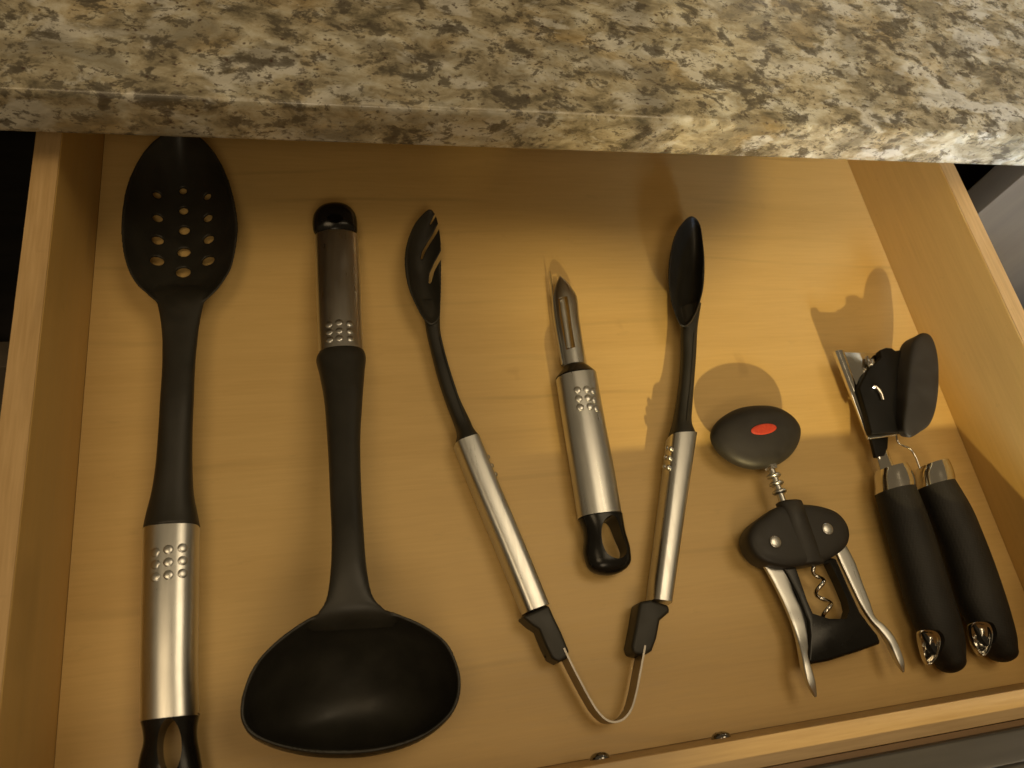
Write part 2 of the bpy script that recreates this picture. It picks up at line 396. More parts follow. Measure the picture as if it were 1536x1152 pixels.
def domes(parent, on, pts, r=0.15, h=0.07, m=None, name='grip_bump'):
    """raised bumps pressed out of a metal sleeve, seated on its surface"""
    key = (r, h)
    if key not in _dome:
        bm = bmesh.new(); bmesh.ops.create_uvsphere(bm, u_segments=16, v_segments=10, radius=1.0 * CM)
        bmesh.ops.scale(bm, vec=(r, r, h), verts=bm.verts)
        for f in bm.faces: f.smooth = True
        me = bpy.data.meshes.new(name); bm.to_mesh(me); bm.free(); me.materials.append(m or M_steel); _dome[key] = me
    b = bmesh.new(); b.from_mesh(on.data); tree = BVHTree.FromBMesh(b); b.free()
    inv = on.matrix_parent_inverse
    for (x, y) in pts:
        hit, nrm, _, _ = tree.ray_cast(Vector((x * CM, y * CM, 0.2)), Vector((0, 0, -1)))
        if hit is None: continue
        if nrm.z < 0: nrm = -nrm
        o = bpy.data.objects.new(name, _dome[key]); COL.objects.link(o); o.parent = parent
        o.matrix_parent_inverse = Matrix.Translation(-parent.location)
        o.location = hit; o.rotation_euler = nrm.to_track_quat('Z', 'Y').to_euler()

# ================================================================ SETTING
DW, H, T, TF = 0.48, 0.0633, 0.0109, 0.0112
DB = 0.46      # inner depth of the drawer
drawer = thing('kitchen_drawer', 'open pale maple kitchen drawer with dark front, holding the cooking tools', 'drawer', (24, 20, -0.6))
finish('drawer_bottom', box(0.0002, DW - 0.0002, 0.0002, DB - 0.0002, -0.006, 0.0), M_floor, drawer, flat=True)
finish('side_panel', box(-T, 0, -TF, DB + 0.011, -0.012, H, 0.0006), M_side, drawer)
finish('side_panel', box(DW, DW + T, -TF, DB + 0.011, -0.012, H, 0.0006), M_side, drawer)
finish('front_panel', box(0.0003, DW - 0.0003, -TF, 0, -0.012, H - 0.0004, 0.0006), M_frontw, drawer)
finish('back_panel', box(0.0003, DW - 0.0003, DB, DB + 0.011, -0.012, H - 0.0004, 0.0006), M_frontw, drawer)
# raw plywood top edges of the box, laid as thin caps
finish('edge_band', box(-T + 0.0003, -0.0003, -TF + 0.0003, DB + 0.010, H - 0.0002, H + 0.0006), M_edge_y, drawer, flat=True)
finish('edge_band', box(DW + 0.0003, DW + T - 0.0003, -TF + 0.0003, DB + 0.010, H - 0.0002, H + 0.0006), M_edge_y, drawer, flat=True)
finish('edge_band', box(0.0002, DW - 0.0002, -TF + 0.0003, -0.0003, H - 0.0006, H + 0.0005), M_edge_x, drawer, flat=True)
finish('veneer_strip', box(-0.06, DW + 0.06, -TF - 0.0026, -TF - 0.0003, -0.05, H - 0.0012), M_veneer, drawer, flat=True)
fp = finish('drawer_front', box(-0.06, DW + 0.06, -0.0262, -TF - 0.0027, -0.05, H + 0.004, 0.0012), M_dark, drawer)
finish('front_moulding', box(-0.06, DW + 0.06, -0.034, -0.0264, -0.05, H - 0.002, 0.0022), M_dark, drawer)
def screw(x, z):
    bm = bmesh.new()
    rings = []
    for rr, d in ((0.43, 0.0), (0.43, 0.06), (0.38, 0.15), (0.28, 0.22), (0.14, 0.255)):
        rings.append([bm.verts.new(((x + rr * math.cos(2 * math.pi * k / 24)) * CM, (d + 0.002) * CM, (z + rr * math.sin(2 * math.pi * k / 24)) * CM)) for k in range(24)])
    for a, b in zip(rings, rings[1:]):
        for k in range(24): bm.faces.new((a[k], a[(k + 1) % 24], b[(k + 1) % 24], b[k]))
    bm.faces.new(rings[0]); bm.faces.new(rings[-1][::-1])
    o = finish('screw', bm, M_zinc, drawer)
    cut(o, [box((x - 0.24) * CM, (x + 0.24) * CM, 0.0014, 0.004, (z - 0.035) * CM, (z + 0.035) * CM), box((x - 0.035) * CM, (x + 0.035) * CM, 0.0014, 0.004, (z - 0.24) * CM, (z + 0.24) * CM)])
screw(21.5, 1.9); screw(26.95, 2.4)

counter = finish('granite_countertop', box(-1.2, 1.9, 0.0, 0.75, 0.0, 0.0246, 0.0032), M_gran)
counter.location = (0.24, 0.2722, 0.0833); counter.rotation_euler = (0, 0, math.radians(-0.22))
for v in counter.data.vertices: v.co.x -= 0.24
counter['label'] = 'speckled tan and grey granite countertop slab above the back of the drawer'; counter['category'] = 'countertop'

cab = thing('base_cabinet', 'taupe kitchen cabinet with dark opening behind the drawer, under the granite', 'cabinet', (24, 60, -80))
FY = 0.295
finish('face_stile', box(0.56, 1.6, FY, FY + 0.02, -0.80, 0.0828, 0.0005), M_taupe, cab)
finish('face_stile', box(-1.1, -0.13, FY, FY + 0.02, -0.80, 0.0828, 0.0005), M_taupe, cab)
finish('face_rail', box(-0.1298, 0.5598, FY, FY + 0.02, -0.80, -0.17, 0.0005), M_taupe, cab)
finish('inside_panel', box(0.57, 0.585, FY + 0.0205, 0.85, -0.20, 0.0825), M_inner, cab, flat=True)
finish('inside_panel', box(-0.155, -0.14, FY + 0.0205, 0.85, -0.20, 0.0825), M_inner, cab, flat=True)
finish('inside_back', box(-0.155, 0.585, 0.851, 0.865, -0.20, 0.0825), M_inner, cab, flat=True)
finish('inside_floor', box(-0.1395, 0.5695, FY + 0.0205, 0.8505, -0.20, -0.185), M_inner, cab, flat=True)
finish('drawer_slide', box(0.505, 0.514, 0.26, 0.80, 0.012, 0.046, 0.002), M_zinc, cab)
kf = finish('kitchen_floor', box(-2.5, 3.0, -2.5, 1.5, -0.83, -0.80), M_taupe, None, flat=True); kf['kind'] = 'structure'

# unseen plate added before the room lamp, shaped to shade the drawer's back
def add_shadow_blocker():
    t = thing('shadow_blocker', 'dark plate on a stem, added out of view to shadow the back of the drawer', 'light blocker', (24, -100, 60))
    L = Vector((0.24, -1.0, 0.505)); yp = -0.5
    ring = [(16.8, 27.8), (17.8, 30.2), (19.2, 32.4), (21.3, 34.8), (24, 38), (31, 41), (40, 40), (40.5, 34), (38, 29), (34.5, 25.6), (30, 25.0), (25, 26.4), (20, 26.6)]
    P = []
    for x, y in smooth_closed([tuple(p) for p in ring], 5):
        d = Vector((x * CM, y * CM, 0)) - L; P.append(L + d * ((yp + 1.0) / d.y))
    bm = bmesh.new(); a = [bm.verts.new(p) for p in P]; b = [bm.verts.new(p + Vector((0, 0.003, 0))) for p in P]; n = len(a)
    bm.faces.new(a); bm.faces.new(b[::-1])
    for i in range(n): bm.faces.new((a[i], b[i], b[(i + 1) % n], a[(i + 1) % n]))
    c = sum(P, Vector()) / n
    finish('blocker_plate', bm, M_dark, t)
    finish('blocker_stem', tube([(c.x * 100, -50, c.z * 100), (c.x * 100 - 1, -52, 60), (25, -98, 66), (24, -100, 120), (24, -100, 200)], 0.25, seg=10), M_dark, t)
add_shadow_blocker()

# ================================================================ SLOTTED SPOON
def slotted_spoon():
    t = thing('slotted_spoon', 'black slotted serving spoon with thirteen round holes and steel grip, along the left side', 'spoon', (4.5, 12, 0))
    out = [(3.128,33.035), (2.441,32.052), (1.918,30.705), (1.658,29.49), (1.552,27.815), (1.692,26.196), (1.959,25.014), (2.391,24.044), (2.893,23.427), (3.542,22.81), (4.451,22.525), (5.39,22.768), (6.033,23.405), (6.407,23.983), (6.852,24.97), (7.084,26.395), (7.158,27.653), (7.001,29.158), (6.637,30.7), (6.094,32.046), (5.339,33.129), (4.209,33.875)]
    cx, cy = [(4.228,28.803)][0]
    zr = lambda x, y: 1.75 + 0.3 * max(0, (y - 27.5) / 6) ** 1.5 + 0.1 * max(0, (26.5 - y) / 4)
    holes = [(5.523,30.214), (5.533,28.928), (5.578,27.544), (5.589,26.073), (4.231,30.773), (4.255,29.571), (4.313,28.31), (4.342,26.828), (4.37,25.427), (2.978,30.257), (3.022,28.902), (3.067,27.498), (3.112,26.091)]
    neck = [(3.182,24.221,5.517,24.222,1.2,0.12), (3.214,23.545,5.697,23.536,1.6,0.2), (3.42,22.787,5.54,22.814,1.78,0.24), (3.571,22.016,5.401,21.965,1.82,0.27), (3.695,21.009,5.296,20.954,1.85,0.3), (3.753,19.384,5.205,19.32,1.9,0.38), (3.738,17.631,5.185,17.551,2,0.42), (3.688,16.034,5.138,15.939,1.9,0.48), (3.602,14.51,5.14,14.393,1.75,0.55), (3.454,13.339,5.192,13.194,1.6,0.65), (3.246,12.439,5.349,12.28,1.45,0.8), (3.121,11.768,5.452,11.697,1.35,0.95)]
    fuse(t, bowl(out, (cx, cy), zr, 0.12, 0.18, 64, M=22), loft(neck, 2.3, capa=0.05), M_nylon, ('spoon_head', 'neck'), lambda c: c.y - 21.5, 0.05, 5, [vcyl(x, y, 0.19 + 0.042 * (i % 4 if i < 4 else (i - 4 if i < 9 else i - 9)), -1, 4, seg=20) for i, (x, y) in enumerate(holes)])
    st = [(3.136,11.81,5.418,11.744,1.3,0.9), (3.167,10.223,5.406,10.047,1.27,0.92), (3.202,7.748,5.404,7.593,1.22,0.92), (3.242,5.917,5.396,5.764,1.18,0.9), (3.308,4.086,5.465,4.026,1.15,0.88)]
    s = finish('steel_sleeve', loft(st, 2.5, sub=8), M_steel, t)
    ep = [(3.275,4.166,5.486,4.1,1.12,0.84), (3.384,3.761,5.389,3.667,1.1,0.78), (3.416,3.299,5.39,3.178,1.05,0.72), (3.284,2.724,5.516,2.482,1,0.7), (3.237,2.028,5.596,1.755,0.98,0.68), (3.495,1.341,5.357,1.09,0.95,0.6)]
    e = finish('hanging_loop', loft(ep, 2.4, capb=0.9), M_gloss, t)
    hx, hy = [(4.469,3.014)][0]
    cut(e, [vcyl(hx, hy, 1.0, -1, 4, rx=0.44, rot=0.03, seg=32)])
    domes(t, s, [(3.789,10.556), (4.306,10.618), (4.854,10.649), (3.806,10.05), (4.32,10.08), (4.865,10.109), (3.823,9.521), (4.334,9.55), (4.876,9.575)], 0.2, 0.05)
slotted_spoon()

# ================================================================ LADLE
def ladle():
    t = thing('soup_ladle', 'large black soup ladle with wide oval bowl and dark steel grip', 'ladle', (11.5, 15, 0))
    out = [(10.275,6.889), (9.295,6.468), (8.412,5.877), (7.793,5.224), (7.427,4.441), (7.303,3.76), (7.392,3.268), (7.713,2.837), (8.496,2.385), (9.567,2.002), (10.679,1.768), (11.765,1.651), (13.008,1.695), (14.122,1.951), (14.977,2.423), (15.408,2.944), (15.594,3.586), (15.565,4.218), (15.309,5.017), (14.833,5.595), (13.953,6.223), (12.72,6.788), (11.472,7.036)]
    cx, cy = [(11.333,4.266)][0]
    zr = lambda x, y: 4.35 + 0.05 * (y - 4) + 0.35 * max(0, (y - 6.3)) ** 1.3 * 0.45
    neck = [(9.835,6.327,13.286,6.093,3.9,0.1), (9.956,6.592,13.221,6.414,4.4,0.12), (10.279,6.935,12.804,6.774,4.72,0.14), (10.61,7.451,12.393,7.304,4.8,0.2), (10.828,8.628,12.244,8.48,4.75,0.36), (10.933,10.054,12.251,9.929,4.5,0.46), (10.964,11.607,12.296,11.493,4.1,0.48), (10.998,13.248,12.37,13.144,3.7,0.5), (11.004,15.005,12.51,14.906,3.25,0.55), (10.981,16.89,12.754,16.792,2.75,0.62), (10.841,18.438,12.983,18.41,2.3,0.75), (10.725,19.327,13.125,19.336,2.05,0.88), (10.868,19.687,13.06,19.748,1.98,0.86)]
    fuse(t, bowl(out, (cx, cy), zr, 0.08, 0.15, 92, shift=(0.0, -0.75), M=34, rim=0.05), loft(neck, 2.3, capa=0.05), M_nylon, ('ladle_bowl', 'neck'), lambda c: 8.0 - c.y, 0.055, 6)
    st = [(10.87,19.739,13.06,19.727,1.95,0.8), (10.882,21.39,13.085,21.362,1.75,0.82), (10.93,23.904,13.202,23.866,1.5,0.8), (10.976,25.652,13.261,25.637,1.35,0.78), (11.009,27.174,13.299,27.179,1.25,0.74)]
    s = finish('steel_sleeve', loft(st, 2.2, sub=8), M_steel, t)
    ep = [(11.125,27.457), (10.939,27.983), (11.045,28.784), (11.498,29.331), (12.227,29.524), (12.869,29.351), (13.27,28.809), (13.325,27.998), (13.145,27.463), (12.096,27.197)]
    c = [(12.161,28.347)][0]
    e = finish('hanging_loop', pillow(ep, c, 0.4, 1.1, 1.85, 2.0, 2.0), M_gloss, t)
    hx, hy = [(12.14,28.034)][0]
    cut(e, [vcyl(hx, hy, 0.26, -1, 4, rx=0.42, seg=32)])
    domes(t, s, [(11.414,21.061), (11.916,21.122), (12.447,21.068), (11.407,20.611), (11.904,20.632), (12.434,20.614), (11.399,20.164), (11.878,20.185), (12.421,20.165)], 0.19, 0.05)
ladle()

# ================================================================ TONGS
def tongs():
    t = thing('salad_tongs', 'open V shaped salad tongs with slotted fork head and spoon head', 'tongs', (24, 12, 0))
    # bent spring steel standing on its edge
    P = smooth_open([(20.903,4.666,1.4), (21.141,3.917,1.4), (21.453,3.057,1.38), (21.73,2.354,1.35), (21.972,1.852,1.35), (22.27,1.482,1.35), (22.643,1.32,1.35), (23.1,1.391,1.35), (23.522,1.718,1.35), (23.864,2.283,1.38), (24.236,3.084,1.4), (24.784,4.299,1.4)], 6)
    bm = bmesh.new(); R = []
    for i, p in enumerate(P):
        a = Vector(P[max(i - 1, 0)][:2]); b = Vector(P[min(i + 1, len(P) - 1)][:2]); d = (b - a).normalized(); n = Vector((-d.y, d.x)) * 0.045
        R.append([bm.verts.new(((p[0] + n.x * s) * CM, (p[1] + n.y * s) * CM, z * CM)) for s, z in ((-1, 0.35), (1, 0.35), (1, p[2]), (-1, p[2]))])
    for a, b in zip(R, R[1:]):
        for k in range(4): bm.faces.new((a[k], a[(k + 1) % 4], b[(k + 1) % 4], b[k]))
    bm.faces.new(R[0]); bm.faces.new(R[-1][::-1])
    finish('spring_band', bm, M_band, t)
    # fork side
    out = [(17.347,28.996), (17.659,28.722), (17.777,28.079), (17.806,26.991), (17.683,25.575), (17.512,24.071), (17.334,22.818), (17.158,21.881), (16.725,21.49), (16.338,21.823), (15.949,22.849), (15.695,23.889), (15.635,25.158), (15.772,26.239), (16.133,27.345), (16.63,28.252)]
    c = [(16.77,25.066)][0]
    sl = [[(18.087,28.121), (17.673,27.478), (17.238,26.936), (16.925,26.445), (16.727,25.96), (16.639,26.005), (16.781,26.49), (17.098,27.025), (17.494,27.568), (17.95,28.258)],
          [(18.106,26.308), (17.604,25.516), (17.251,24.997), (17.035,24.355), (16.912,24.4), (17.035,25.043), (17.359,25.649), (17.976,26.487)],
          [(18.018,28.862), (17.67,28.487), (17.269,27.932), (17.236,27.977), (17.604,28.579), (17.951,28.955)]]
    nk = [(16.356,23.238,17.329,23.217,0.95,0.12), (16.387,22.544,17.317,22.521,1,0.2), (16.437,21.971,17.259,22.028,1,0.28), (16.475,21.27,17.214,21.245,0.95,0.33), (16.606,20.1,17.306,20.15,0.9,0.36), (16.776,18.745,17.504,18.824,0.88,0.38), (17.038,17.346,17.76,17.453,0.85,0.4), (17.336,16.075,18.124,16.24,0.85,0.44), (17.408,15.493,18.256,15.716,0.85,0.55), (17.242,14.933,18.473,15.3,0.85,0.71)]
    fuse(t, bowl(out, c, lambda x, y: 1.4, 0.65, 0.2, 50, shift=(-0.1, 0), M=18), loft(nk, 2.5, capa=0.1), M_nylon, ('fork_head', 'fork_neck'), lambda c: c.y - 22.0, 0.035, 4, [slab(q, -1, 4, 0) for q in sl])
    # raised rib along the neck
    finish('neck_rib', tube([(17.102,20.888,1.24), (17.205,19.908,1.22), (17.399,18.586,1.22), (17.648,17.217,1.22), (17.869,16.015,1.25)], 0.07), M_nylon, t)
    st = [(17.204,14.9,18.468,15.264,0.85,0.72), (17.782,12.562,19.032,12.957,0.85,0.74), (18.607,9.483,19.86,9.796,0.85,0.76), (19.397,6.415,20.622,6.684,0.85,0.76)]
    s1 = finish('fork_sleeve', loft(st, 3.6, sub=4), M_steel, t)
    cp = [(19.21,6.28), (19.808,6.45), (20.55,6.666), (20.687,6.167), (20.954,5.331), (21.154,4.515), (21.033,4.212), (20.601,4.095), (20.294,4.306), (20.085,4.91), (19.92,5.604), (19.613,5.847)]
    finish('end_cap', slab(cp, 0.1, 1.35, 0.16, segs=4), M_nylon, t)
    tri = tube([(20.566,4.227,0.6), (20.414,4.329,0.4), (20.197,4.52,0.5)], 0.05)
    finish('lock_wire', tri, M_nylon, t)
    for (x, y, z) in [(18.761,14.14,0.95), (18.883,13.674,0.95), (19.003,13.211,0.95)]:
        bm = bmesh.new(); bmesh.ops.create_uvsphere(bm, u_segments=14, v_segments=8, radius=0.15 * CM, matrix=Matrix.Translation((x * CM, y * CM, z * CM)))
        finish('grip_bump', bm, M_steel, t)
    # spoon side
    out = [(33.285,28.4), (33.634,28.204), (33.742,27.611), (33.636,26.731), (33.349,25.202), (32.863,23.582), (32.344,22.462), (31.75,21.503), (31.063,20.785), (30.626,20.842), (30.47,21.842), (30.5,22.945), (30.755,24.296), (31.23,25.683), (31.937,27.114), (32.748,28.048)]
    c = [(32.041,24.512)][0]
    nk = [(31.482,22.52,32.907,22.799,0.85,0.25), (31.314,21.664,32.473,21.889,0.95,0.32), (31.054,20.794,32.078,20.925,0.95,0.36), (30.699,19.327,31.587,19.331,0.9,0.38), (30.167,17.696,31.031,17.691,0.88,0.4), (29.609,16.246,30.524,16.193,0.85,0.44), (29.185,15.327,30.231,15.262,0.85,0.52), (28.787,14.621,30.268,14.558,0.85,0.71)]
    fuse(t, bowl(out, c, lambda x, y: 1.8, 0.25, 0.16, 76, shift=(0.8, 0), M=26), loft(nk, 2.5, capa=0.1), M_nylon, ('spoon_head', 'spoon_neck'), lambda c: c.y - 21.5, 0.045, 4)
    finish('neck_rib', tube([(31.663,20.59,1.27), (31.198,19.123,1.25), (30.643,17.493,1.25), (30.11,16.11,1.27), (29.771,15.24,1.34)], 0.07), M_nylon, t)
    st = [(28.741,14.587,30.266,14.557,0.85,0.72), (27.944,12.44,29.339,12.398,0.85,0.74), (26.79,9.369,27.999,9.285,0.85,0.76), (25.623,6.303,26.643,6.042,0.85,0.76)]
    s2 = finish('spoon_sleeve', loft(st, 3.6, sub=4), M_steel, t)
    cp = [(24.986,6.285), (25.575,6.312), (26.45,5.931), (26.374,5.628), (25.817,5.322), (25.457,4.543), (25.096,4.019), (24.66,3.867), (24.164,4.019), (24.139,4.347), (24.467,5.056)]
    finish('end_cap', slab(cp, 0.1, 1.35, 0.16, segs=4), M_nylon, t)
    for (x, y, z) in [(28.537,13.99,0.85), (28.333,13.479,0.85), (28.131,12.974,0.85), (28.437,13.748,1.4), (28.235,13.244,1.4), (28.035,12.747,1.4)]:
        bm = bmesh.new(); bmesh.ops.create_uvsphere(bm, u_segments=14, v_segments=8, radius=0.14 * CM, matrix=Matrix.Translation((x * CM, y * CM, z * CM)))
        finish('grip_bump', bm, M_steel, t)
tongs()

# ================================================================ PEELER
def peeler():
    t = thing('vegetable_peeler', 'small steel vegetable peeler with black hanging loop, between the arms of the tongs', 'peeler', (24, 14, 0))
    bl = [(24.589,24.947,24.684,24.946,0.5,0.12), (24.359,24.588,25.025,24.578,0.5,0.26), (24.146,24.053,25.253,24.077,0.5,0.36), (23.997,23.435,25.422,23.492,0.5,0.42), (23.884,22.131,25.295,22.219,0.5,0.44), (23.812,20.649,25.208,20.763,0.5,0.44), (23.777,19.205,25.111,19.266,0.5,0.42)]
    b = finish('blade_guard', arch(bl), M_steel2, t)
    sl = [(24.179,23.361), (24.708,23.438), (24.679,22.652), (24.594,21.368), (24.557,20.154), (24.037,20.05), (24.029,21.259), (24.068,22.321)]
    cut(b, [slab(sl, 0.6, 3, 0)])
    fr = [(24.351,23.663,24.627,23.657,0.62,0.06), (24.255,22.699,24.615,22.733,0.62,0.06), (24.215,21.41,24.531,21.443,0.62,0.06), (24.152,20.236,24.465,20.266,0.62,0.06)]
    finish('blade_and_reflection', loft(fr, 2.0), M_steel2, t)
    finish('blade_and_reflection', loft([(24.09,25.363,24.121,25.363,0.5,0.1), (23.997,24.324,24.088,24.322,0.5,0.15), (23.804,22.564,23.893,22.562,0.5,0.15), (23.696,20.597,23.784,20.594,0.6,0.15), (23.677,19.239,23.768,19.235,0.6,0.12)], 2.0), M_steel2, t)  # thin strip standing in for the blade's reflection and shadow line
    finish('collar', loft([(23.741,19.055,24.951,19.121,0.8,0.4), (23.577,18.836,25.124,18.925,0.85,0.5), (23.159,18.403,25.382,18.573,0.88,0.72), (23.141,18.286,25.401,18.49,0.88,0.76)], 2.1, capa=0.12), M_gloss, t)
    st = [(23.14,18.286,25.402,18.49,0.88,0.75), (23.047,15.553,25.314,15.67,0.88,0.76), (22.979,13.07,25.261,13.142,0.88,0.76), (22.902,10.642,25.161,10.673,0.88,0.75)]
    s = finish('steel_sleeve', loft(st, 2.4, sub=6), M_steel, t)
    ep = [(22.931,10.608,25.194,10.638,0.87,0.72), (23.056,10.16,25.171,10.197,0.86,0.7), (23.023,9.632,25.171,9.69,0.85,0.68), (22.862,8.989,25.239,9.014,0.84,0.66), (22.893,8.435,25.196,8.49,0.83,0.64)]
    e = finish('hanging_loop', loft(ep, 2.4, capb=0.72), M_gloss, t)
    hole = [(24.37,10.549), (24.603,10.324), (24.722,9.573), (24.831,8.8), (24.644,8.426), (24.278,8.333), (23.914,8.565), (23.745,9.072), (23.792,9.795), (24.004,10.311)]
    hc = (sum(p[0] for p in hole) / len(hole), sum(p[1] for p in hole) / len(hole)); hole = [(hc[0] + (x - hc[0]) * 1.12, hc[1] + (y - hc[1]) * 0.95) for x, y in hole]
    cut(e, [slab(hole, -1, 4, 0, sub=4)])
    domes(t, s, [(23.909,17.274), (24.429,17.286), (24.818,17.188), (23.886,16.776), (24.404,16.786), (24.791,16.688), (23.864,16.283), (24.415,16.29), (24.801,16.191)], 0.2, 0.05)
peeler()

# ================================================================ CORKSCREW
def corkscrew():
    t = thing('wing_corkscrew', 'black winged corkscrew with egg shaped turning knob and red oval inlay', 'corkscrew', (37, 10, 0))
    egg = [(31.081,14.289), (31.379,14.928), (32.147,15.51), (33.248,15.925), (34.56,16.011), (35.553,15.832), (36.268,15.302), (36.566,14.678), (36.463,14.126), (36.036,13.484), (35.387,12.909), (34.56,12.51), (33.659,12.351), (32.76,12.42), (31.889,12.824), (31.258,13.512)]
    c = [(33.826,14.183)][0]
    k = finish('turning_knob', pillow(egg, c, 0.3, 1.05, 1.8, 2.6, 2.2, dz=lambda x, y: -0.05 * (y - 14)), M_rubber, t)
    bmk = bmesh.new(); bmk.from_mesh(k.data); tree = BVHTree.FromBMesh(bmk); bmk.free()
    (ex, ey), = [(33.899,14.341)]
    bm = bmesh.new(); R = []
    for rr, dzz in ((1.0, -0.02), (1.0, 0.02), (0.9, 0.035), (0.75, 0.035), (0.6, 0.035), (0.45, 0.035), (0.3, 0.035), (0.15, 0.035), (0.03, 0.035)):
        ring = []
        for i in range(36):
            a = 2 * math.pi * i / 36; u, v = 0.80 * rr * math.cos(a), 0.30 * rr * math.sin(a); r = math.radians(7)
            x, y = ex + u * math.cos(r) - v * math.sin(r), ey + u * math.sin(r) + v * math.cos(r)
            h = tree.ray_cast(Vector((x * CM, y * CM, 0.2)), Vector((0, 0, -1)))[0]
            ring.append(bm.verts.new((x * CM, y * CM, h.z + dzz * CM)))
        R.append(ring)
    for a, b in zip(R, R[1:]):
        for i in range(36): bm.faces.new((a[i], a[(i + 1) % 36], b[(i + 1) % 36], b[i]))
    bm.faces.new(R[-1][::-1])
    finish('red_inlay', bm, M_red, t)
    # ridged shaft
    A, B = [Vector(p) for p in [(34.048,12.815,1.1), (34.197,9.894,1.15)]]
    d = (B - A).normalized(); L = (B - A).length
    up = Vector((0, 0, 1)); s = d.cross(up).normalized(); u = s.cross(d)
    def lathe(prof, m, name, seg=28):
        bm = bmesh.new(); R = []
        for a, r in prof:
            R.append([bm.verts.new((A + d * a + (s * math.cos(2 * math.pi * k / seg) + u * math.sin(2 * math.pi * k / seg)) * r) * CM) for k in range(seg)])
        for p, q in zip(R, R[1:]):
            for k in range(seg): bm.faces.new((p[k], p[(k + 1) % seg], q[(k + 1) % seg], q[k]))
        bm.faces.new(R[0]); bm.faces.new(R[-1][::-1])
        return finish(name, bm, m, t, sharp=50)
    lathe([(0.0, 0.36), (0.42, 0.38), (0.58, 0.35), (0.62, 0.2)], M_chrome, 'hex_collar', 6)
    pr = [(0.55, 0.19)]
    for a in (0.92, 1.36, 1.82):
        pr += [(a - 0.13, 0.19), (a - 0.10, 0.33), (a - 0.04, 0.39), (a + 0.04, 0.39), (a + 0.10, 0.33), (a + 0.13, 0.19)]
    pr.append((L, 0.19))
    lathe(pr, M_steel2, 'rack_shaft')
    # frame with window: two legs and bell
    fr = [(32.831,7.241), (33.064,6.68), (33.328,5.661), (33.445,4.356), (33.306,3.74), (32.789,2.566), (32.959,2.423), (33.997,2.442), (35.729,2.657), (37.116,2.862), (37.064,3.315), (36.775,3.865), (36.508,4.482), (36.317,5.728), (36.131,7.244), (34.589,7.435)]
    f = finish('bell_frame', slab(fr, 0.75, 1.35, 0.16, segs=4), M_gloss, t)
    win = [(33.637,7.023), (35.654,7.018), (35.849,6.048), (35.965,5.102), (35.911,4.649), (35.6,4.23), (34.647,4.342), (33.826,4.696), (33.731,5.289), (33.684,6.149)]
    cut(f, [slab(win, -1, 4, 0)])
    body = [(33.391,10.085), (34.543,10.128), (35.756,9.951), (36.761,9.501), (37.142,8.786), (36.989,8.057), (36.391,7.524), (35.213,7.095), (33.856,6.965), (32.698,7.018), (31.702,7.421), (31.268,8.068), (31.297,8.777), (31.765,9.318), (32.544,9.736)]
    c = [(34.139,8.471)][0]
    hb = finish('housing', pillow(body, c, 0.2, 1.3, 1.95, 5.0, 5.0), M_rubber, t)
    rib = [(33.528,10.281,34.949,10.261,1.5,0.45), (33.556,9.754,34.936,9.697,1.58,0.5), (33.598,8.697,34.973,8.665,1.58,0.5), (33.7,7.798,35.071,7.759,1.55,0.48), (33.76,7.124,35.184,7.075,1.5,0.42)]
    finish('centre_rib', loft(rib, 2.3, cap=0.15), M_rubber, t)
    for (x, y) in [(32.532,8.255), (35.687,8.625)]:
        bm = bmesh.new(); bmesh.ops.create_uvsphere(bm, u_segments=24, v_segments=12, radius=CM)
        bmesh.ops.scale(bm, vec=(0.31, 0.31, 0.07), verts=bm.verts); bmesh.ops.translate(bm, vec=(x * CM, y * CM, 1.98 * CM), verts=bm.verts)
        finish('rivet', bm, M_steel2, t)
    # worm
    (a0, b0), = [[(34.749,7.089,1.2), (34.753,4.17,1.2)]]
    a, b = Vector(a0), Vector(b0); dd = (b - a).normalized(); side = Vector((-dd.y, dd.x, 0)); up = Vector((0, 0, 1)); LL = (b - a).length
    pts = []
    for i in range(90):
        q = i / 89; amp = 0.27 * min(1, max(0.0, (q - 0.05) / 0.2)); th = 2 * math.pi * 2.55 * q + 0.4
        pts.append(tuple(a + dd * LL * q + (side * math.sin(-th) + up * math.cos(th)) * amp))
    finish('worm', tube(pts, lambda q: 0.105 if q < 0.9 else 0.105 * (1 - (q - 0.9) * 7), smooth=False), M_chrome, t)
    # two levers
    for st in ([(31.888,7.679,33.161,7.142,1.1,0.13), (32.123,6.979,33.226,6.528,1.1,0.13), (32.368,6.089,33.247,5.795,1.1,0.13), (32.558,5.253,33.405,4.995,1.08,0.13), (32.715,4.376,33.457,4.161,1.02,0.13), (32.706,3.612,33.321,3.506,1.05,0.16), (32.554,2.84,32.922,2.875,1.2,0.2), (32.428,2.236,32.856,2.319,1.3,0.2), (32.44,1.536,32.835,1.595,1.35,0.15), (32.665,0.974,32.768,0.987,1.3,0.05)],
               [(36.326,7.44,37.033,7.853,1.1,0.13), (36.414,6.804,37.234,6.889,1.1,0.13), (36.582,5.762,37.278,5.752,1.1,0.13), (36.772,4.804,37.332,4.869,1.1,0.13), (37.062,3.991,37.348,4.167,1.08,0.14), (37.351,3.465,37.699,3.695,1.1,0.16), (37.539,2.922,37.964,3.1,1.15,0.2), (37.558,2.359,37.991,2.415,1.25,0.2), (37.636,1.806,37.958,1.847,1.3,0.15), (37.77,1.413,37.836,1.428,1.3,0.05)]):
        finish('lever', loft(st, 5.0), M_steel2, t)
corkscrew()

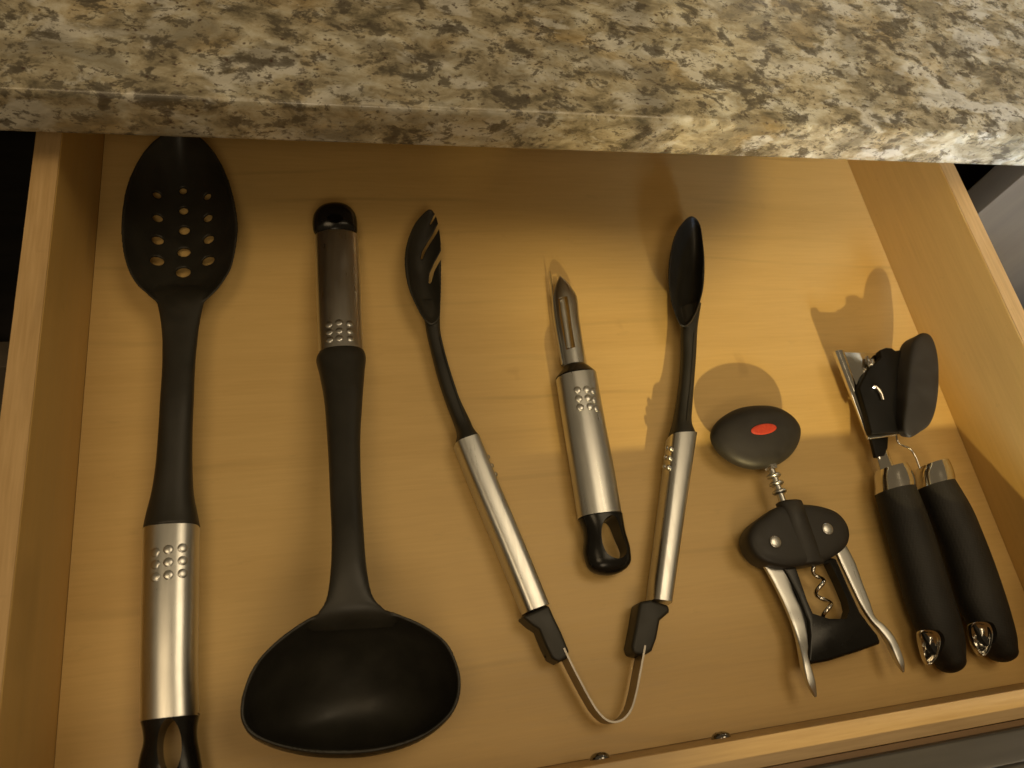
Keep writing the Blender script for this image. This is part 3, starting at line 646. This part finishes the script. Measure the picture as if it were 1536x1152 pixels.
# ================================================================ CAN OPENER
def opener():
    t = thing('can_opener', 'handheld can opener with two black textured handles, beside the right drawer wall', 'can opener', (44, 12, 0))
    def handle(st, col, loop, name):
        g = finish('grip', loft(st, 2.1, sub=8, cap=0.0, capb=0.55), M_grip, t)
        finish('chrome_collar', loft(col, 2.2, capa=0.05), M_chrome, t)
        b = bmesh.new(); b.from_mesh(g.data); tree = BVHTree.FromBMesh(b); b.free()
        cx = sum(p[0] for p in loop) / len(loop); cy = sum(p[1] for p in loop) / len(loop)
        cut(g, [slab([(cx + (x - cx) * 0.92, cy + (y - cy) * 0.92) for x, y in loop], 1.25, 5, 0, sub=4)])
        # chrome cup pressed into the end of the grip
        P = smooth_closed(loop, 5); bm = bmesh.new(); R = []
        rows, zs = [], []
        for x, y in P:
            for k in (0.2, 0.5, 0.8):
                h = tree.ray_cast(Vector(((cx + (x - cx) * k) * CM, (cy + (y - cy) * k) * CM, 0.2)), Vector((0, 0, -1)))[0]
                if h: rows.append((1.0, (x - cx) * k, (y - cy) * k)); zs.append(h.z / CM)
        pl = np.linalg.lstsq(np.array(rows), np.array(zs), rcond=None)[0]
        prof = [(0.99, -0.2), (1.0, 0.03), (0.95, 0.07), (0.87, 0.03), (0.80, -0.12), (0.72, -0.26), (0.5, -0.32), (0.03, -0.33)]
        for x, y in P:
            z = pl[0] + 0.35 * pl[1] * (x - cx) + 0.6 * pl[2] * (y - cy) - 0.06
            R.append([bm.verts.new(((cx + (x - cx) * k) * CM, (cy + (y - cy) * k) * CM, (max(z + dz, 0.25)) * CM)) for k, dz in prof])
        n = len(R)
        for i in range(n):
            p, q = R[i], R[(i + 1) % n]
            for k in range(len(prof) - 1): bm.faces.new((p[k], p[k + 1], q[k + 1], q[k]))
        bm.faces.new([p[-1] for p in R])
        finish('eyelet', bm, M_chrome, t, sharp=70)
    handle([(39.865,10.363,42.118,10.505,1.35,0.95), (39.793,9.206,42.169,9.22,1.35,1), (39.697,7.929,42.135,7.758,1.35,1.02), (39.613,6.424,42.071,6.168,1.3,1.02), (39.515,4.835,42.012,4.616,1.25,1), (39.579,3.574,41.984,3.436,1.2,0.95), (39.849,2.421,41.878,2.395,1.1,0.88), (40.195,1.56,41.595,1.585,1.02,0.78)],
           [(40.33,11.599,42.142,11.784,1.33,0.86), (40.199,11.291,42.207,11.429,1.34,0.9), (40.016,10.763,42.242,10.883,1.35,0.92), (39.86,10.363,42.123,10.505,1.35,0.94)],
           [p[:2] for p in [(39.446,3.066,1.35), (39.637,3.231,1.4), (39.936,3.181,1.7), (40.217,3.011,1.95), (40.327,2.637,2), (40.203,2.181,1.95), (39.987,1.779,1.85), (39.693,1.552,1.7), (39.543,1.74,1.6), (39.452,2.342,1.45)]], 'left')
    handle([(42.637,10.428,44.809,10.64,1.3,0.95), (42.704,8.961,45.159,8.968,1.3,1), (42.78,7.639,45.197,7.374,1.3,1.02), (42.73,6.106,45.231,5.784,1.25,1.02), (42.623,4.497,45.198,4.268,1.2,1), (42.774,3.375,45.142,3.272,1.15,0.95), (42.996,2.415,45.017,2.252,1.1,0.88), (43.388,1.666,44.856,1.636,1.02,0.78)],
           [(43.181,11.641,44.9,11.826,1.28,0.86), (42.953,11.255,44.949,11.426,1.29,0.9), (42.754,10.726,44.914,10.947,1.3,0.92), (42.632,10.428,44.814,10.64,1.3,0.94)],
           [p[:2] for p in [(42.565,3.093,1.3), (42.881,3.24,1.4), (43.213,3.185,1.7), (43.439,2.993,1.9), (43.501,2.542,2), (43.344,2.047,1.95), (43.072,1.643,1.85), (42.849,1.568,1.65), (42.661,1.837,1.5), (42.524,2.487,1.4)]], 'right')
    # chrome head plate folded along its left edge
    pl = [(40.235,18.975), (43.169,18.726), (43.329,17.393), (43.136,15.682), (42.64,13.718), (40.334,13.588)]
    finish('head_plate', slab(pl, 1.38, 1.5, 0.03, segs=2), M_chrome, t)
    fold = [(40.244,19.012,40.866,19.027,1.35,0.22), (40.296,17.183,40.869,17.231,1.35,0.22), (40.394,15.408,40.852,15.451,1.35,0.22), (40.43,13.651,40.778,13.689,1.35,0.22)]
    finish('folded_edge', loft(fold, 2.6, cap=0.03, smooth=False), M_chrome, t)
    finish('cross_bar', loft([(40.363,13.683,40.343,13.411,1.45,0.1), (41.352,13.738,41.328,13.465,1.45,0.1), (42.395,13.788,42.344,13.562,1.45,0.1)], 2.2, cap=0.04), M_chrome, t)
    blk = [(42.824,18.706), (43.35,18.864), (43.745,18.804), (43.902,18.619), (44.602,18.726), (42.536,13.562), (40.294,13.549), (40.437,15.032), (40.505,16.354), (41.509,17.452), (42.351,17.978), (42.741,18.268)]
    finish('jaw_body', slab(blk, 1.52, 2.0, 0.08, segs=3), M_matte, t)
    finish('cutting_wheel', tube([(41.354,16.351,2.08), (41.548,16.238,2.12), (41.68,15.896,2.12), (41.683,15.499,2.08)], 0.12), M_chrome, t)
    finish('feed_wheel', tube([(42.137,18.438,1.62), (42.003,18.041,1.72), (42.161,17.801,1.75), (42.313,18.213,1.7)], 0.13), M_chrome, t)
    # big turning knob, standing on its axle
    top = [(44.771,18.746), (45.695,19.476), (46.299,19.23), (46.194,18.027), (45.49,16.234), (44.601,14.646), (43.769,13.677), (42.962,13.248), (42.106,12.988), (41.94,13.632), (42.773,15.202), (43.861,17.252)]
    low = [(44.546,19.043), (45.688,19.501), (46.233,19.208), (45.976,17.956), (45.365,16.448), (44.595,14.999), (43.819,14.049), (43.107,13.646), (42.293,13.296), (42.062,13.916), (42.635,15.528), (43.619,17.704)]
    A, B = smooth_closed(top, 5), smooth_closed(low, 5); bm = bmesh.new(); R = []
    ca = Vector((sum(p[0] for p in A) / len(A), sum(p[1] for p in A) / len(A))); cb = Vector((sum(p[0] for p in B) / len(B), sum(p[1] for p in B) / len(B)))
    def kr(f, k):   # f: 0 low .. 1 top, k: shrink
        c = cb.lerp(ca, f); r = []
        for p, q in zip(A, B):
            P = Vector(q).lerp(Vector(p), min(max(f, 0), 1)); c2 = cb.lerp(ca, min(max(f, 0), 1)); P = c2 + (P - c2) * k
            r.append(bm.verts.new((P.x * CM, P.y * CM, (1.85 + 0.72 * f) * CM)))
        R.append(r)
    for f, k in ((-0.12, 0.1), (-0.12, 0.6), (-0.10, 0.82), (-0.03, 0.95), (0.08, 1.0), (0.3, 1.0), (0.55, 1.0), (0.8, 1.0), (0.92, 0.985), (0.99, 0.95), (1.04, 0.88), (1.07, 0.7), (1.08, 0.4), (1.08, 0.08)): kr(f, k)
    n = len(A)
    for a, b in zip(R, R[1:]):
        for i in range(n): bm.faces.new((a[i], a[(i + 1) % n], b[(i + 1) % n], b[i]))
    bm.faces.new(R[0]); bm.faces.new(R[-1][::-1])
    finish('turning_knob', bm, M_rubber, t, sharp=60)
    finish('lower_arm', slab([(40.728,13.581), (41.88,13.585), (41.567,12.921), (41.166,12.472), (40.583,12.435)], 1.05, 1.3, 0.04), M_matte, t)
    finish('arm_shaft', loft([(40.724,12.701,41.583,12.797,1.15,0.12), (40.712,12.228,41.608,12.316,1.15,0.13), (40.597,11.593,41.602,11.746,1.2,0.14)], 3.0), M_chrome, t)
    finish('spring_wire', tube([(42.304,13.679,1.45), (42.268,13.175,1.4), (42.535,12.975,1.35), (42.977,12.762,1.3), (43.172,12.286,1.25), (43.163,11.532,1.25)], 0.06), M_chrome, t)
opener()

SC.render.engine = 'CYCLES'
